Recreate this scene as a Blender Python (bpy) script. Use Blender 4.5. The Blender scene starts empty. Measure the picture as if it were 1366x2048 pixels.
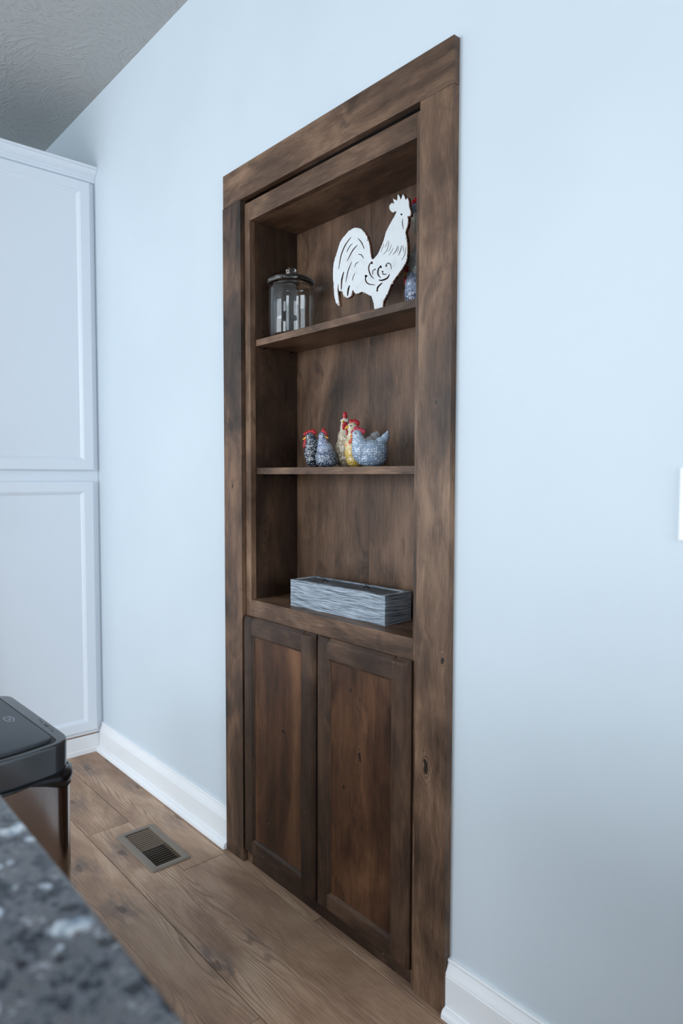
import bpy, bmesh, math, random
from mathutils import Vector, Matrix, noise as mnoise

C = bpy.context.scene.collection
S = bpy.context.scene
random.seed(7)

# ------------------------------------------------------------------ camera
cam_d = bpy.data.cameras.new('camera')
cam = bpy.data.objects.new('camera', cam_d)
C.objects.link(cam)
S.camera = cam
cam_d.sensor_fit = 'VERTICAL'
cam_d.sensor_height = 36.0
cam_d.lens = 24.0
cam_d.clip_start = 0.02
YAW, PITCH, ROLL = 0.8486, -0.0526, 0.0025
fwd = Vector((-math.sin(YAW) * math.cos(PITCH), math.cos(YAW) * math.cos(PITCH), math.sin(PITCH)))
rgt = Vector((math.cos(YAW), math.sin(YAW), 0))
upv = rgt.cross(fwd)
r2 = rgt * math.cos(ROLL) + upv * math.sin(ROLL)
u2 = upv * math.cos(ROLL) - rgt * math.sin(ROLL)
M = Matrix((r2, u2, -fwd)).transposed().to_4x4()
M.translation = Vector((1.8456, -1.1387, 1.2))
cam.matrix_world = M
cam_d.dof.use_dof = True
cam_d.dof.focus_distance = 1.9
cam_d.dof.aperture_fstop = 4.0

# ------------------------------------------------------------------ world, lights, exposure
w = bpy.data.worlds.new('world')
S.world = w
w.use_nodes = True
bg = w.node_tree.nodes['Background']
bg.inputs['Color'].default_value = (0.62, 0.80, 1.0, 1)
bg.inputs['Strength'].default_value = 1.0
DAY = (0.85, 0.93, 1.0)

def area(name, loc, rot, sx, sy, power, col=DAY):
    l = bpy.data.lights.new(name, 'AREA')
    l.shape = 'RECTANGLE'
    l.size, l.size_y = sx, sy
    l.energy = power
    l.color = col
    o = bpy.data.objects.new(name, l)
    o.location = loc
    o.rotation_euler = rot
    C.objects.link(o)
    return o
# daylight coming in through the openings of the room
area('patio_daylight', (-0.55, -4.22, 1.55), (math.radians(90), 0, 0), 2.0, 2.0, 100)
area('window_daylight', (1.75, -4.22, 1.75), (math.radians(90), 0, 0), 1.0, 1.1, 34)
area('side_daylight', (4.46, -1.10, 1.50), (math.radians(90), 0, math.radians(90)), 1.5, 1.6, 56)

S.view_settings.view_transform = 'Standard'
S.view_settings.look = 'None'
S.view_settings.gamma = 1.0
S.view_settings.use_curve_mapping = False
S.view_settings.exposure = 0.10
try:
    S.cycles.use_denoising = True
    S.cycles.max_bounces = 12
    S.cycles.diffuse_bounces = 6
    S.cycles.transmission_bounces = 12
    S.cycles.transparent_max_bounces = 12
    S.cycles.sample_clamp_indirect = 6.0
except Exception:
    pass

# ------------------------------------------------------------------ material helpers
def lin(r, g, b):
    def f(c):
        c /= 255.0
        return c / 12.92 if c <= 0.04045 else ((c + 0.055) / 1.055) ** 2.4
    return (f(r), f(g), f(b), 1)

class NT:
    def __init__(self, name):
        self.m = bpy.data.materials.new(name)
        self.m.use_nodes = True
        self.t = self.m.node_tree
        self.b = self.t.nodes['Principled BSDF']
    def n(self, typ, props=None, **ins):
        nd = self.t.nodes.new(typ)
        for k, v in (props or {}).items():
            setattr(nd, k, v)
        for k, v in ins.items():
            self.set(nd, k, v)
        return nd
    def set(self, nd, k, v):
        key = int(k[1:]) if k[0] == 'i' and k[1:].isdigit() else k.replace('_', ' ')
        if isinstance(v, bpy.types.NodeSocket):
            self.t.links.new(v, nd.inputs[key])
        else:
            nd.inputs[key].default_value = v
    def math(self, op, a, b=0.0, c=0.0, clamp=False):
        nd = self.n('ShaderNodeMath', {'operation': op, 'use_clamp': clamp}, i0=a, i1=b)
        if op in ('MULTIPLY_ADD', 'SMOOTH_MIN', 'COMPARE'):
            self.set(nd, 'i2', c)
        return nd.outputs[0]
    def vmath(self, op, a, b=(0, 0, 0)):
        nd = self.n('ShaderNodeVectorMath', {'operation': op}, i0=a)
        if op == 'SCALE':
            self.set(nd, 'Scale', b)
        elif op not in ('LENGTH', 'NORMALIZE'):
            self.set(nd, 'i1', b)
        return nd.outputs['Value'] if op in ('LENGTH', 'DISTANCE', 'DOT_PRODUCT') else nd.outputs['Vector']
    def noise(self, vec, scale, detail=3.0, rough=0.5, dist=0.0):
        return self.n('ShaderNodeTexNoise', None, Vector=vec, Scale=scale, Detail=detail, Roughness=rough, Distortion=dist).outputs[0]
    def smooth(self, v, a, b, lo=0.0, hi=1.0):
        nd = self.n('ShaderNodeMapRange', {'interpolation_type': 'SMOOTHSTEP'}, Value=v)
        for i, x in zip((1, 2, 3, 4), (a, b, lo, hi)):
            nd.inputs[i].default_value = x
        return nd.outputs[0]
    def mix(self, f, a, b, mode='MIX'):
        nd = self.n('ShaderNodeMix', {'data_type': 'RGBA', 'blend_type': mode})
        for idx, v in ((0, f), (6, a), (7, b)):
            if isinstance(v, bpy.types.NodeSocket):
                self.t.links.new(v, nd.inputs[idx])
            else:
                nd.inputs[idx].default_value = v
        return nd.outputs[2]
    def ramp(self, v, stops):
        nd = self.n('ShaderNodeValToRGB', None, Fac=v)
        cr = nd.color_ramp
        while len(cr.elements) < len(stops):
            cr.elements.new(0.5)
        for e, (p, c) in zip(cr.elements, stops):
            e.position = p
            e.color = c
        return nd.outputs[0]
    def bump(self, h, strength=0.3, dist=0.002):
        nd = self.n('ShaderNodeBump', None, Height=h, Strength=strength, Distance=dist)
        self.t.links.new(nd.outputs[0], self.b.inputs['Normal'])
    def obj(self):
        return self.n('ShaderNodeTexCoord').outputs['Object']
    def rnd(self):
        return self.n('ShaderNodeObjectInfo').outputs['Random']
    def out(self, **kw):
        for k, v in kw.items():
            self.set(self.b, k, v)
        return self.m

def plain(name, col, rough=0.5, metal=0.0, bumpscale=None, bs=0.1, bd=0.001, **kw):
    t = NT(name)
    t.out(Base_Color=col, Roughness=rough, Metallic=metal, **kw)
    if bumpscale:
        t.bump(t.noise(t.obj(), bumpscale, 3), bs, bd)
    return t.m

def wood(name, axis, dark, mid, light, rough=0.42, knots=(), strips=0.0, shift=True, blotch=1.0, specks=False):
    """Stained knotty wood; grain runs along `axis` of the object's own space."""
    t = NT(name)
    p = t.obj()
    base = p
    if shift:
        r = t.rnd()
        off = t.n('ShaderNodeCombineXYZ', None, X=t.math('MULTIPLY', r, 13.7), Y=t.math('MULTIPLY', r, 7.3), Z=t.math('MULTIPLY', r, 23.1)).outputs[0]
        p = t.vmath('ADD', p, off)
    def st(ac, al):
        v = [ac, ac, ac]
        v['xyz'.index(axis)] = al
        return t.vmath('MULTIPLY', p, tuple(v))
    warp = t.noise(t.vmath('MULTIPLY', p, (5, 5, 5)), 1.0, 2)
    g0 = st(42, 2.2)
    g0 = t.vmath('ADD', g0, t.n('ShaderNodeCombineXYZ', None, X=t.math('MULTIPLY', warp, 3.0), Y=t.math('MULTIPLY', warp, 2.0), Z=t.math('MULTIPLY', warp, 3.0)).outputs[0])
    grain = t.noise(g0, 1.0, 5, 0.6, 0.4)
    pores = t.noise(st(850, 20), 1.0, 3, 0.7)
    blot = t.noise(st(7, 3.2), 1.0, 4, 0.55, 0.8)
    f = t.math('ADD', t.math('ADD', t.math('MULTIPLY', grain, 0.32), 0.15), t.math('MULTIPLY', blot, 0.85 * blotch))
    f = t.math('ADD', f, t.math('MULTIPLY', t.math('SUBTRACT', pores, 0.5), 0.55))
    f = t.math('ADD', f, 0.14)
    if strips:
        sp = t.noise(st(16, 0.05), 1.0, 1)
        f = t.math('ADD', f, t.math('MULTIPLY', t.math('SUBTRACT', sp, 0.5), strips))
    f = t.math('SUBTRACT', f, 0.41 * blotch)
    f = t.smooth(f, 0.12, 0.82)
    col = t.ramp(f, [(0.0, dark), (0.5, mid), (1.0, light)])
    # greyish dark mottling of the stain
    mot = t.smooth(t.noise(st(9, 5), 1.3, 3, 0.6, 1.2), 0.56, 0.72)
    col = t.mix(t.math('MULTIPLY', mot, 0.5 * blotch), col, (dark[0] * 0.9, dark[1] * 0.92, dark[2] * 0.98, 1))
    for (kx, ky, kz, sx, sy, sz) in knots:
        q = t.vmath('SUBTRACT', base, (kx, ky, kz))
        q = t.vmath('DIVIDE', q, (sx, sy, sz))
        q = t.vmath('ADD', q, t.vmath('SCALE', t.vmath('SUBTRACT', t.n('ShaderNodeTexNoise', None, Vector=base, Scale=60.0, Detail=2.0).outputs['Color'], (0.5, 0.5, 0.5)), 1.7))
        d = t.vmath('LENGTH', q)
        ring = t.math('SINE', t.math('MULTIPLY', d, 9.0))
        halo = t.smooth(d, 3.0, 0.8)
        core = t.smooth(d, 1.0, 0.6)
        col = t.mix(t.math('MULTIPLY', halo, 0.30), col, t.mix(t.smooth(ring, -0.6, 0.8), (dark[0] * 0.8, dark[1] * 0.8, dark[2] * 0.8, 1), light))
        col = t.mix(t.math('MULTIPLY', core, 0.92), col, (dark[0] * 0.25, dark[1] * 0.25, dark[2] * 0.28, 1))
    if specks:
        # pale paint and dust specks low down
        v = t.n('ShaderNodeTexVoronoi', None, Vector=base, Scale=34.0, Randomness=1.0)
        pick = t.smooth(t.n('ShaderNodeSeparateXYZ', None, Vector=v.outputs['Color']).outputs[0], 0.70, 0.72)
        low = t.smooth(t.n('ShaderNodeSeparateXYZ', None, Vector=base).outputs[2], 0.42, 0.12)
        sp_ = t.math('MULTIPLY', t.math('MULTIPLY', t.smooth(v.outputs['Distance'], 0.065, 0.045), pick), low)
        col = t.mix(t.math('MULTIPLY', sp_, 0.7), col, lin(168, 158, 150))
    t.out(Base_Color=col, Roughness=t.math('ADD', rough - 0.08, t.math('MULTIPLY', grain, 0.18)))
    t.b.inputs['Specular IOR Level'].default_value = 0.33
    t.bump(t.math('ADD', grain, t.math('MULTIPLY', pores, 0.6)), 0.12, 0.001)
    return t.m

# ------------------------------------------------------------------ mesh helpers
def obj(name, bm, mat=None, parent=None, smooth=False, kind=None, loc=None, recalc=True):
    me = bpy.data.meshes.new(name)
    if recalc:
        bmesh.ops.recalc_face_normals(bm, faces=bm.faces[:])
    bm.to_mesh(me)
    bm.free()
    for m in (mat if isinstance(mat, (list, tuple)) else [mat]):
        if m:
            me.materials.append(m)
    if smooth:
        me.polygons.foreach_set('use_smooth', [True] * len(me.polygons))
    o = bpy.data.objects.new(name, me)
    C.objects.link(o)
    if parent:
        o.parent = parent
    if loc:
        o.location = loc
    if kind:
        o['kind'] = kind
    return o

def auto_smooth(o, ang=35):
    """smooth shading with sharp edges above `ang` degrees"""
    me = o.data
    me.polygons.foreach_set('use_smooth', [True] * len(me.polygons))
    bm = bmesh.new()
    bm.from_mesh(me)
    for e in bm.edges:
        e.smooth = not (len(e.link_faces) == 2 and e.calc_face_angle(0) > math.radians(ang))
    bm.to_mesh(me)
    bm.free()
    return o

def thing(name, label, cat, loc=(0, 0, 0), rotz=0.0, group=None, kind=None):
    o = bpy.data.objects.new(name, None)
    o.empty_display_size = 0.05
    C.objects.link(o)
    o.location = loc
    o.rotation_euler = (0, 0, rotz)
    if label:
        o['label'] = label
    if cat:
        o['category'] = cat
    if group:
        o['group'] = group
    if kind:
        o['kind'] = kind
    return o

def box(bm, x0, x1, y0, y1, z0, z1, bev=0.0):
    vs = [bm.verts.new((x, y, z)) for x in (x0, x1) for y in (y0, y1) for z in (z0, z1)]
    fs = [(0, 1, 3, 2), (4, 6, 7, 5), (0, 4, 5, 1), (2, 3, 7, 6), (0, 2, 6, 4), (1, 5, 7, 3)]
    faces = [bm.faces.new([vs[i] for i in f]) for f in fs]
    if bev > 0:
        es = list({e for f in faces for e in f.edges})
        bmesh.ops.bevel(bm, geom=es, offset=bev, segments=2, affect='EDGES', profile=0.6)
    return bm

def bx(*a, bev=0.0):
    bm = bmesh.new()
    return box(bm, *a, bev=bev)

def prism(bm, prof, a0, a1, axis, close=True):
    """extrude a closed 2-D profile along an axis. axis x: prof=(y,z); y: (x,z); z: (x,y)"""
    def pt(p, a):
        return {'x': (a, p[0], p[1]), 'y': (p[0], a, p[1]), 'z': (p[0], p[1], a)}[axis]
    A = [bm.verts.new(pt(p, a0)) for p in prof]
    B = [bm.verts.new(pt(p, a1)) for p in prof]
    n = len(prof)
    for i in range(n):
        j = (i + 1) % n
        bm.faces.new((A[i], A[j], B[j], B[i]))
    if close:
        bm.faces.new(A[::-1])
        bm.faces.new(B)
    return bm

def lathe(bm, prof, seg=48, loc=(0, 0, 0)):
    rings = []
    for r, z in prof:
        if r < 1e-6:
            rings.append([bm.verts.new((loc[0], loc[1], loc[2] + z))])
        else:
            rings.append([bm.verts.new((loc[0] + r * math.cos(2 * math.pi * k / seg), loc[1] + r * math.sin(2 * math.pi * k / seg), loc[2] + z)) for k in range(seg)])
    for A, B in zip(rings, rings[1:]):
        for k in range(seg):
            q = (k + 1) % seg
            f = [A[k % len(A)], A[q % len(A)], B[q % len(B)], B[k % len(B)]]
            f2 = []
            for v in f:
                if v not in f2:
                    f2.append(v)
            if len(f2) > 2:
                bm.faces.new(f2)
    return bm

def ellipsoid(bm, c, r, u=14, v=9, rot=None):
    m = Matrix.Translation(c)
    if rot:
        m = m @ rot
    m = m @ Matrix.Diagonal((r[0], r[1], r[2], 1))
    bmesh.ops.create_uvsphere(bm, u_segments=u, v_segments=v, radius=1.0, matrix=m)
    return bm

def loft(bm, loops, cap=True):
    R = [[bm.verts.new(p) for p in L] for L in loops]
    n = len(R[0])
    for A, B in zip(R, R[1:]):
        for k in range(n):
            q = (k + 1) % n
            bm.faces.new((A[k], A[q], B[q], B[k]))
    if cap:
        bm.faces.new(R[0][::-1])
        bm.faces.new(R[-1])
    return bm

def tube(bm, pts, r, seg=8):
    pts = [Vector(p) for p in pts]
    rings = []
    for i, p in enumerate(pts):
        d = (pts[min(i + 1, len(pts) - 1)] - pts[max(i - 1, 0)]).normalized()
        a = d.orthogonal().normalized() if i == 0 else (a - d * a.dot(d)).normalized()
        b = d.cross(a)
        rings.append([p + (a * math.cos(2 * math.pi * k / seg) + b * math.sin(2 * math.pi * k / seg)) * r for k in range(seg)])
    return loft(bm, rings)

# ------------------------------------------------------------------ materials
DK, MD, LT = lin(36, 25, 18), lin(99, 75, 58), lin(150, 119, 95)
wood_z = wood('stained_wood_upright', 'z', DK, MD, LT)
wood_x = wood('stained_wood_level', 'x', DK, MD, LT)
wood_knot = wood('stained_wood_upright_knotted', 'z', DK, MD, LT, shift=False, specks=True,
                 knots=((0.842, 0.0, 0.545, 0.009, 0.02, 0.021), (0.888, 0.0, 0.80, 0.006, 0.02, 0.012), (0.862, 0.0, 1.36, 0.004, 0.02, 0.006)))
wood_left = wood('stained_wood_upright_mottled', 'z', lin(32, 26, 23), lin(84, 63, 49), lin(140, 106, 82), shift=False, blotch=1.35,
                 knots=((0.045, 0.0, 1.17, 0.005, 0.02, 0.010),))
wood_back = wood('stained_wood_back_panel', 'z', lin(38, 27, 20), lin(88, 66, 51), lin(128, 99, 78), strips=0.2)
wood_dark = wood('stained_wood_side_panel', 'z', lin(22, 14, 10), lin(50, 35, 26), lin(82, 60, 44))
wood_door = wood('stained_wood_door_panel', 'z', lin(36, 22, 14), lin(78, 50, 33), lin(118, 82, 56), strips=0.55, rough=0.38, specks=True,
                 knots=((0.62, 0.0, 0.50, 0.006, 0.03, 0.016), (0.585, 0.0, 0.66, 0.007, 0.03, 0.008), (0.30, 0.0, 0.47, 0.010, 0.03, 0.006), (0.56, 0.0, 0.40, 0.005, 0.03, 0.008)))
wood_stile = wood('stained_wood_door_stile', 'z', lin(30, 21, 16), lin(62, 45, 35), lin(98, 74, 56), rough=0.38, specks=True)
wood_rail = wood('stained_wood_door_rail', 'x', lin(30, 21, 16), lin(68, 50, 39), lin(112, 86, 66), rough=0.38, specks=True)

t = NT('wall_paint')
wn = t.noise(t.obj(), 260.0, 3, 0.6)
t.out(Base_Color=t.mix(t.smooth(t.noise(t.obj(), 1.7, 3), 0.3, 0.7), lin(199, 209, 216), lin(203, 213, 220)), Roughness=0.55)
t.bump(wn, 0.05, 0.001)
M_wall = t.m

t = NT('ceiling_texture')
p = t.obj()
vo = t.n('ShaderNodeTexVoronoi', {'voronoi_dimensions': '2D'}, Vector=t.vmath('ADD', p, t.vmath('SCALE', t.n('ShaderNodeTexNoise', None, Vector=p, Scale=9.0, Detail=2.0).outputs['Color'], 0.05)), Scale=5.2, Randomness=1.0)
loc_ = t.vmath('SUBTRACT', t.vmath('SCALE', p, 5.2), t.vmath('SCALE', vo.outputs['Position'], 5.2))
sx = t.n('ShaderNodeSeparateXYZ', None, Vector=loc_)
ang = t.math('ARCTAN2', sx.outputs[1], sx.outputs[0])
rad = t.vmath('LENGTH', loc_)
sc = t.n('ShaderNodeSeparateXYZ', None, Vector=vo.outputs['Color'])
th = t.math('ADD', t.math('MULTIPLY', sc.outputs[0], 6.28), t.math('MULTIPLY', ang, 0.25))
cs, sn = t.math('COSINE', th), t.math('SINE', th)
xr = t.math('ADD', t.math('MULTIPLY', sx.outputs[0], cs), t.math('MULTIPLY', sx.outputs[1], sn))
yr = t.math('SUBTRACT', t.math('MULTIPLY', sx.outputs[1], cs), t.math('MULTIPLY', sx.outputs[0], sn))
spoke = t.noise(t.n('ShaderNodeCombineXYZ', None, X=t.math('MULTIPLY', xr, 4.0), Y=t.math('MULTIPLY', yr, 17.0), Z=t.math('MULTIPLY', sc.outputs[1], 30.0)).outputs[0], 1.0, 3, 0.6, 0.5)
fine = t.noise(t.vmath('MULTIPLY', p, (70, 40, 1)), 1.0, 3, 0.6, 1.0)
h = t.smooth(t.math('ADD', t.math('MULTIPLY', spoke, 0.75), t.math('MULTIPLY', fine, 0.32)), 0.50, 0.66)
t.out(Base_Color=lin(176, 176, 174), Roughness=0.75)
t.bump(h, 0.5, 0.004)
M_ceil = t.m

M_trim = plain('trim_paint', lin(232, 234, 236), 0.35)
M_cab = plain('cabinet_paint', lin(222, 228, 235), 0.36)
M_rawgap = plain('raw_wood_edge', lin(150, 108, 74), 0.7, bumpscale=120)

# floor plank material
t = NT('floor_plank_wood')
p0 = t.obj()
r = t.rnd()
off = t.n('ShaderNodeCombineXYZ', None, X=t.math('MULTIPLY', r, 31.7), Y=t.math('MULTIPLY', r, 17.3), Z=t.math('MULTIPLY', r, 5.0)).outputs[0]
p = t.vmath('ADD', p0, off)
low = t.noise(t.vmath('MULTIPLY', p, (0.9, 6.5, 1)), 1.0, 2, 0.45)
sp = t.n('ShaderNodeSeparateXYZ', None, Vector=p)
ph = t.math('ADD', t.math('MULTIPLY', sp.outputs[1], 900.0), t.math('MULTIPLY', low, 210.0))
ph = t.math('ADD', ph, t.math('MULTIPLY', t.noise(t.vmath('MULTIPLY', p, (9, 120, 1)), 1.0, 2), 3.0))
ringl = t.smooth(t.math('SINE', ph), 0.1, 1.0)
fineg = t.noise(t.vmath('MULTIPLY', p, (14, 380, 1)), 1.0, 3, 0.6)
amp = t.smooth(t.noise(t.vmath('MULTIPLY', p, (2.0, 7, 1)), 1.0, 2), 0.32, 0.6)
tone = t.noise(t.vmath('MULTIPLY', p, (3.0, 8.0, 1)), 1.0, 4, 0.6, 0.6)
col = t.ramp(t.smooth(t.math('ADD', t.math('MULTIPLY', tone, 0.7), t.math('MULTIPLY', fineg, 0.35)), 0.30, 0.78),
             [(0.0, lin(128, 99, 78)), (0.5, lin(172, 140, 115)), (1.0, lin(202, 173, 147))])
col = t.mix(t.math('MULTIPLY', t.math('MULTIPLY', ringl, amp), 0.45), col, lin(92, 74, 64))
col = t.mix(t.math('MULTIPLY', t.smooth(r, 0.0, 1.0), 0.22), col, lin(140, 112, 92))
# weathered grey smudges and small knots
vo = t.n('ShaderNodeTexVoronoi', {'voronoi_dimensions': '2D'}, Vector=t.vmath('ADD', t.vmath('MULTIPLY', p, (3.2, 6.6, 1)), t.vmath('SCALE', t.n('ShaderNodeTexNoise', None, Vector=t.vmath('MULTIPLY', p, (20, 60, 1)), Scale=1.0, Detail=3.0).outputs['Color'], 0.22)), Scale=1.0)
pick = t.smooth(t.n('ShaderNodeSeparateXYZ', None, Vector=vo.outputs['Color']).outputs[0], 0.70, 0.76)
smud = t.math('MULTIPLY', t.math('MULTIPLY', t.smooth(vo.outputs['Distance'], 0.46, 0.10), pick), t.smooth(t.noise(t.vmath('MULTIPLY', p, (14, 40, 1)), 1.0, 3), 0.35, 0.6))
col = t.mix(t.math('MULTIPLY', smud, 0.5), col, lin(88, 84, 86))
core = t.math('MULTIPLY', t.smooth(vo.outputs['Distance'], 0.085, 0.05), pick)
col = t.mix(t.math('MULTIPLY', core, 0.5), col, lin(58, 50, 48))
# pale scrapes
scr = t.smooth(t.noise(t.vmath('MULTIPLY', p, (45, 90, 1)), 1.0, 3, 0.6, 1.5), 0.68, 0.74)
scrm = t.math('MULTIPLY', scr, t.smooth(t.noise(t.vmath('MULTIPLY', p, (2.5, 6, 1)), 1.0, 1), 0.6, 0.7))
col = t.mix(t.math('MULTIPLY', scrm, 0.6), col, lin(186, 172, 156))
t.out(Base_Color=col, Roughness=t.math('ADD', 0.42, t.math('MULTIPLY', fineg, 0.2)))
t.b.inputs['Specular IOR Level'].default_value = 0.35
t.bump(t.math('SUBTRACT', fineg, t.math('MULTIPLY', ringl, 0.7)), 0.15, 0.001)
M_plank = t.m
M_under = plain('subfloor', lin(40, 30, 24), 0.9)

# granite
t = NT('granite')
p = t.obj()
wp = t.vmath('ADD', p, t.vmath('SCALE', t.vmath('SUBTRACT', t.n('ShaderNodeTexNoise', None, Vector=p, Scale=45.0, Detail=3.0).outputs['Color'], (0.5, 0.5, 0.5)), 0.022))
n1 = t.noise(wp, 38.0, 5, 0.68)
n2 = t.noise(wp, 130.0, 4, 0.7)
f = t.math('ADD', t.math('MULTIPLY', n1, 0.64), t.math('MULTIPLY', n2, 0.50))
col = t.ramp(f, [(0.42, lin(16, 18, 24)), (0.52, lin(52, 56, 64)), (0.58, lin(110, 114, 122)), (0.63, lin(84, 80, 80)), (0.72, lin(170, 176, 186))])
v1 = t.n('ShaderNodeTexVoronoi', None, Vector=wp, Scale=26.0, Randomness=1.0)
c1 = t.n('ShaderNodeSeparateXYZ', None, Vector=v1.outputs['Color'])
chip = t.math('MULTIPLY', t.smooth(v1.outputs['Distance'], 0.42, 0.30), t.smooth(c1.outputs[0], 0.74, 0.76))
col = t.mix(t.math('MULTIPLY', chip, 0.85), col, t.mix(t.smooth(n2, 0.35, 0.65), lin(140, 158, 176), lin(240, 246, 250)))
v2 = t.n('ShaderNodeTexVoronoi', None, Vector=wp, Scale=80.0, Randomness=1.0)
c2 = t.n('ShaderNodeSeparateXYZ', None, Vector=v2.outputs['Color'])
chip2 = t.math('MULTIPLY', t.smooth(v2.outputs['Distance'], 0.45, 0.25), t.smooth(c2.outputs[1], 0.82, 0.84))
col = t.mix(t.math('MULTIPLY', chip2, 0.8), col, lin(206, 218, 230))
chip3 = t.math('MULTIPLY', t.smooth(v2.outputs['Distance'], 0.5, 0.3), t.smooth(c2.outputs[0], 0.80, 0.83))
col = t.mix(t.math('MULTIPLY', chip3, 0.85), col, lin(18, 19, 24))
t.out(Base_Color=col, Roughness=0.12)
M_gran = t.m

# glass
t = NT('clear_glass')
t.out(Base_Color=(0.97, 0.985, 0.985, 1), Roughness=0.0, IOR=1.5, Transmission_Weight=1.0)
M_glass = t.m

# trash can materials
t = NT('dark_stainless')
g = t.noise(t.vmath('MULTIPLY', t.obj(), (900, 900, 3)), 1.0, 2)
t.out(Base_Color=lin(156, 147, 145), Metallic=1.0, Roughness=t.math('ADD', 0.12, t.math('MULTIPLY', g, 0.08)), Anisotropic=0.5)
M_steel = t.m
M_plastic = plain('black_satin_plastic', lin(48, 51, 55), 0.16, bumpscale=900, bs=0.02, Specular_IOR_Level=0.9)
M_lid = plain('charcoal_lid_plastic', lin(62, 66, 72), 0.42, bumpscale=1400, bs=0.15)
M_black = plain('black_gap', lin(10, 10, 11), 0.6)
M_bag = plain('black_bag_film', lin(9, 9, 12), 0.26)
M_silver = plain('silver_print', lin(196, 202, 208), 0.3, metal=0.7)
M_icon = plain('dark_icon_print', lin(30, 34, 38), 0.4)

M_vent = plain('vent_painted_metal', lin(122, 110, 97), 0.45)
M_ventlv = plain('vent_louver_metal', lin(112, 96, 80), 0.45)
M_switch = plain('switch_plastic', lin(240, 243, 246), 0.3)

# planter, weathered grey wood
t = NT('weathered_grey_wood')
p = t.obj()
wv = t.noise(t.vmath('MULTIPLY', p, (5, 5, 22)), 1.0, 2)
gg = t.vmath('ADD', t.vmath('MULTIPLY', p, (11, 11, 430)), t.n('ShaderNodeCombineXYZ', None, Z=t.math('MULTIPLY', wv, 9.0)).outputs[0])
g = t.noise(gg, 1.0, 5, 0.75, 0.3)
col = t.ramp(t.smooth(g, 0.36, 0.62), [(0.0, lin(62, 68, 76)), (0.4, lin(132, 142, 152)), (1.0, lin(186, 197, 208))])
t.out(Base_Color=col, Roughness=0.7)
t.bump(g, 0.8, 0.003)
M_plant = t.m
t = NT('grey_wood_inset')
g = t.noise(t.vmath('MULTIPLY', t.obj(), (12, 260, 12)), 1.0, 4, 0.65)
t.out(Base_Color=t.ramp(t.smooth(g, 0.36, 0.64), [(0.0, lin(44, 46, 50)), (1.0, lin(122, 126, 132))]), Roughness=0.75)
M_plantin = t.m
M_wire = plain('dark_wire', lin(40, 42, 46), 0.4, metal=0.8)

# rooster
t = NT('chipped_white_paint')
p = t.obj()
chip = t.smooth(t.noise(p, 95.0, 4, 0.65), 0.70, 0.74)
grime = t.smooth(t.noise(p, 26.0, 4, 0.6), 0.45, 0.75)
col = t.mix(t.math('MULTIPLY', grime, 0.35), lin(214, 217, 218), lin(178, 180, 178))
col = t.mix(t.math('MULTIPLY', chip, 0.7), col, lin(140, 104, 84))
t.out(Base_Color=col, Roughness=0.6)
M_white = t.m
t = NT('rusty_edge')
t.out(Base_Color=t.mix(t.smooth(t.noise(t.obj(), 140.0, 4), 0.4, 0.6), lin(44, 30, 26), lin(138, 92, 70)), Roughness=0.75)
M_rust = t.m
t = NT('chipped_rust_paint')
t.out(Base_Color=t.mix(t.smooth(t.noise(t.obj(), 210.0, 4, 0.7), 0.44, 0.56), lin(186, 178, 170), lin(122, 84, 62)), Roughness=0.75)
M_chip = t.m

# ------------------------------------------------------------------ room shell
XL, XR, YF, YB, ZC = -1.65, 4.5, -4.3, 0.0185, 2.76
WALL_T = 0.26
def wall_with_hole(name, holes, a0, a1, z1, plane, thick, axis):
    """wall along x (axis 'x') or y; holes = list of (a0,a1,z0,z1)"""
    bm = bmesh.new()
    As = sorted({a0, a1} | {h[0] for h in holes} | {h[1] for h in holes})
    Zs = sorted({0.0, z1} | {h[2] for h in holes} | {h[3] for h in holes})
    inside = lambda a, z: any(h[0] <= a <= h[1] and h[2] <= z <= h[3] for h in holes)
    for i in range(len(As) - 1):
        for k in range(len(Zs) - 1):
            if inside((As[i] + As[i + 1]) / 2, (Zs[k] + Zs[k + 1]) / 2):
                continue
            if axis == 'x':
                box(bm, As[i], As[i + 1], plane, plane + thick, Zs[k], Zs[k + 1])
            else:
                box(bm, plane, plane + thick, As[i], As[i + 1], Zs[k], Zs[k + 1])
    bmesh.ops.remove_doubles(bm, verts=bm.verts[:], dist=1e-6)
    dead = [f for f in bm.faces if False]
    return obj(name, bm, M_wall, kind='structure')

wall_with_hole('wall_back', [(0.0748, 0.829, 0.0, 2.036)], XL - 0.1, XR + 0.1, ZC, YB, WALL_T, 'x')
wall_with_hole('wall_left', [], YF, YB, ZC, XL - 0.1, 0.1, 'y')
wall_with_hole('wall_right', [(-1.90, -0.30, 0.65, 2.35)], YF, YB, ZC, XR, 0.1, 'y')
wall_with_hole('wall_front', [(-1.6, 0.5, 0.5, 2.6), (1.2, 2.3, 1.15, 2.35)], XL - 0.1, XR + 0.1, ZC, YF - 0.1, 0.1, 'x')
obj('ceiling', bx(XL - 0.1, XR + 0.1, YF - 0.1, YB + WALL_T, ZC, ZC + 0.08), M_ceil, kind='structure')

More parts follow.
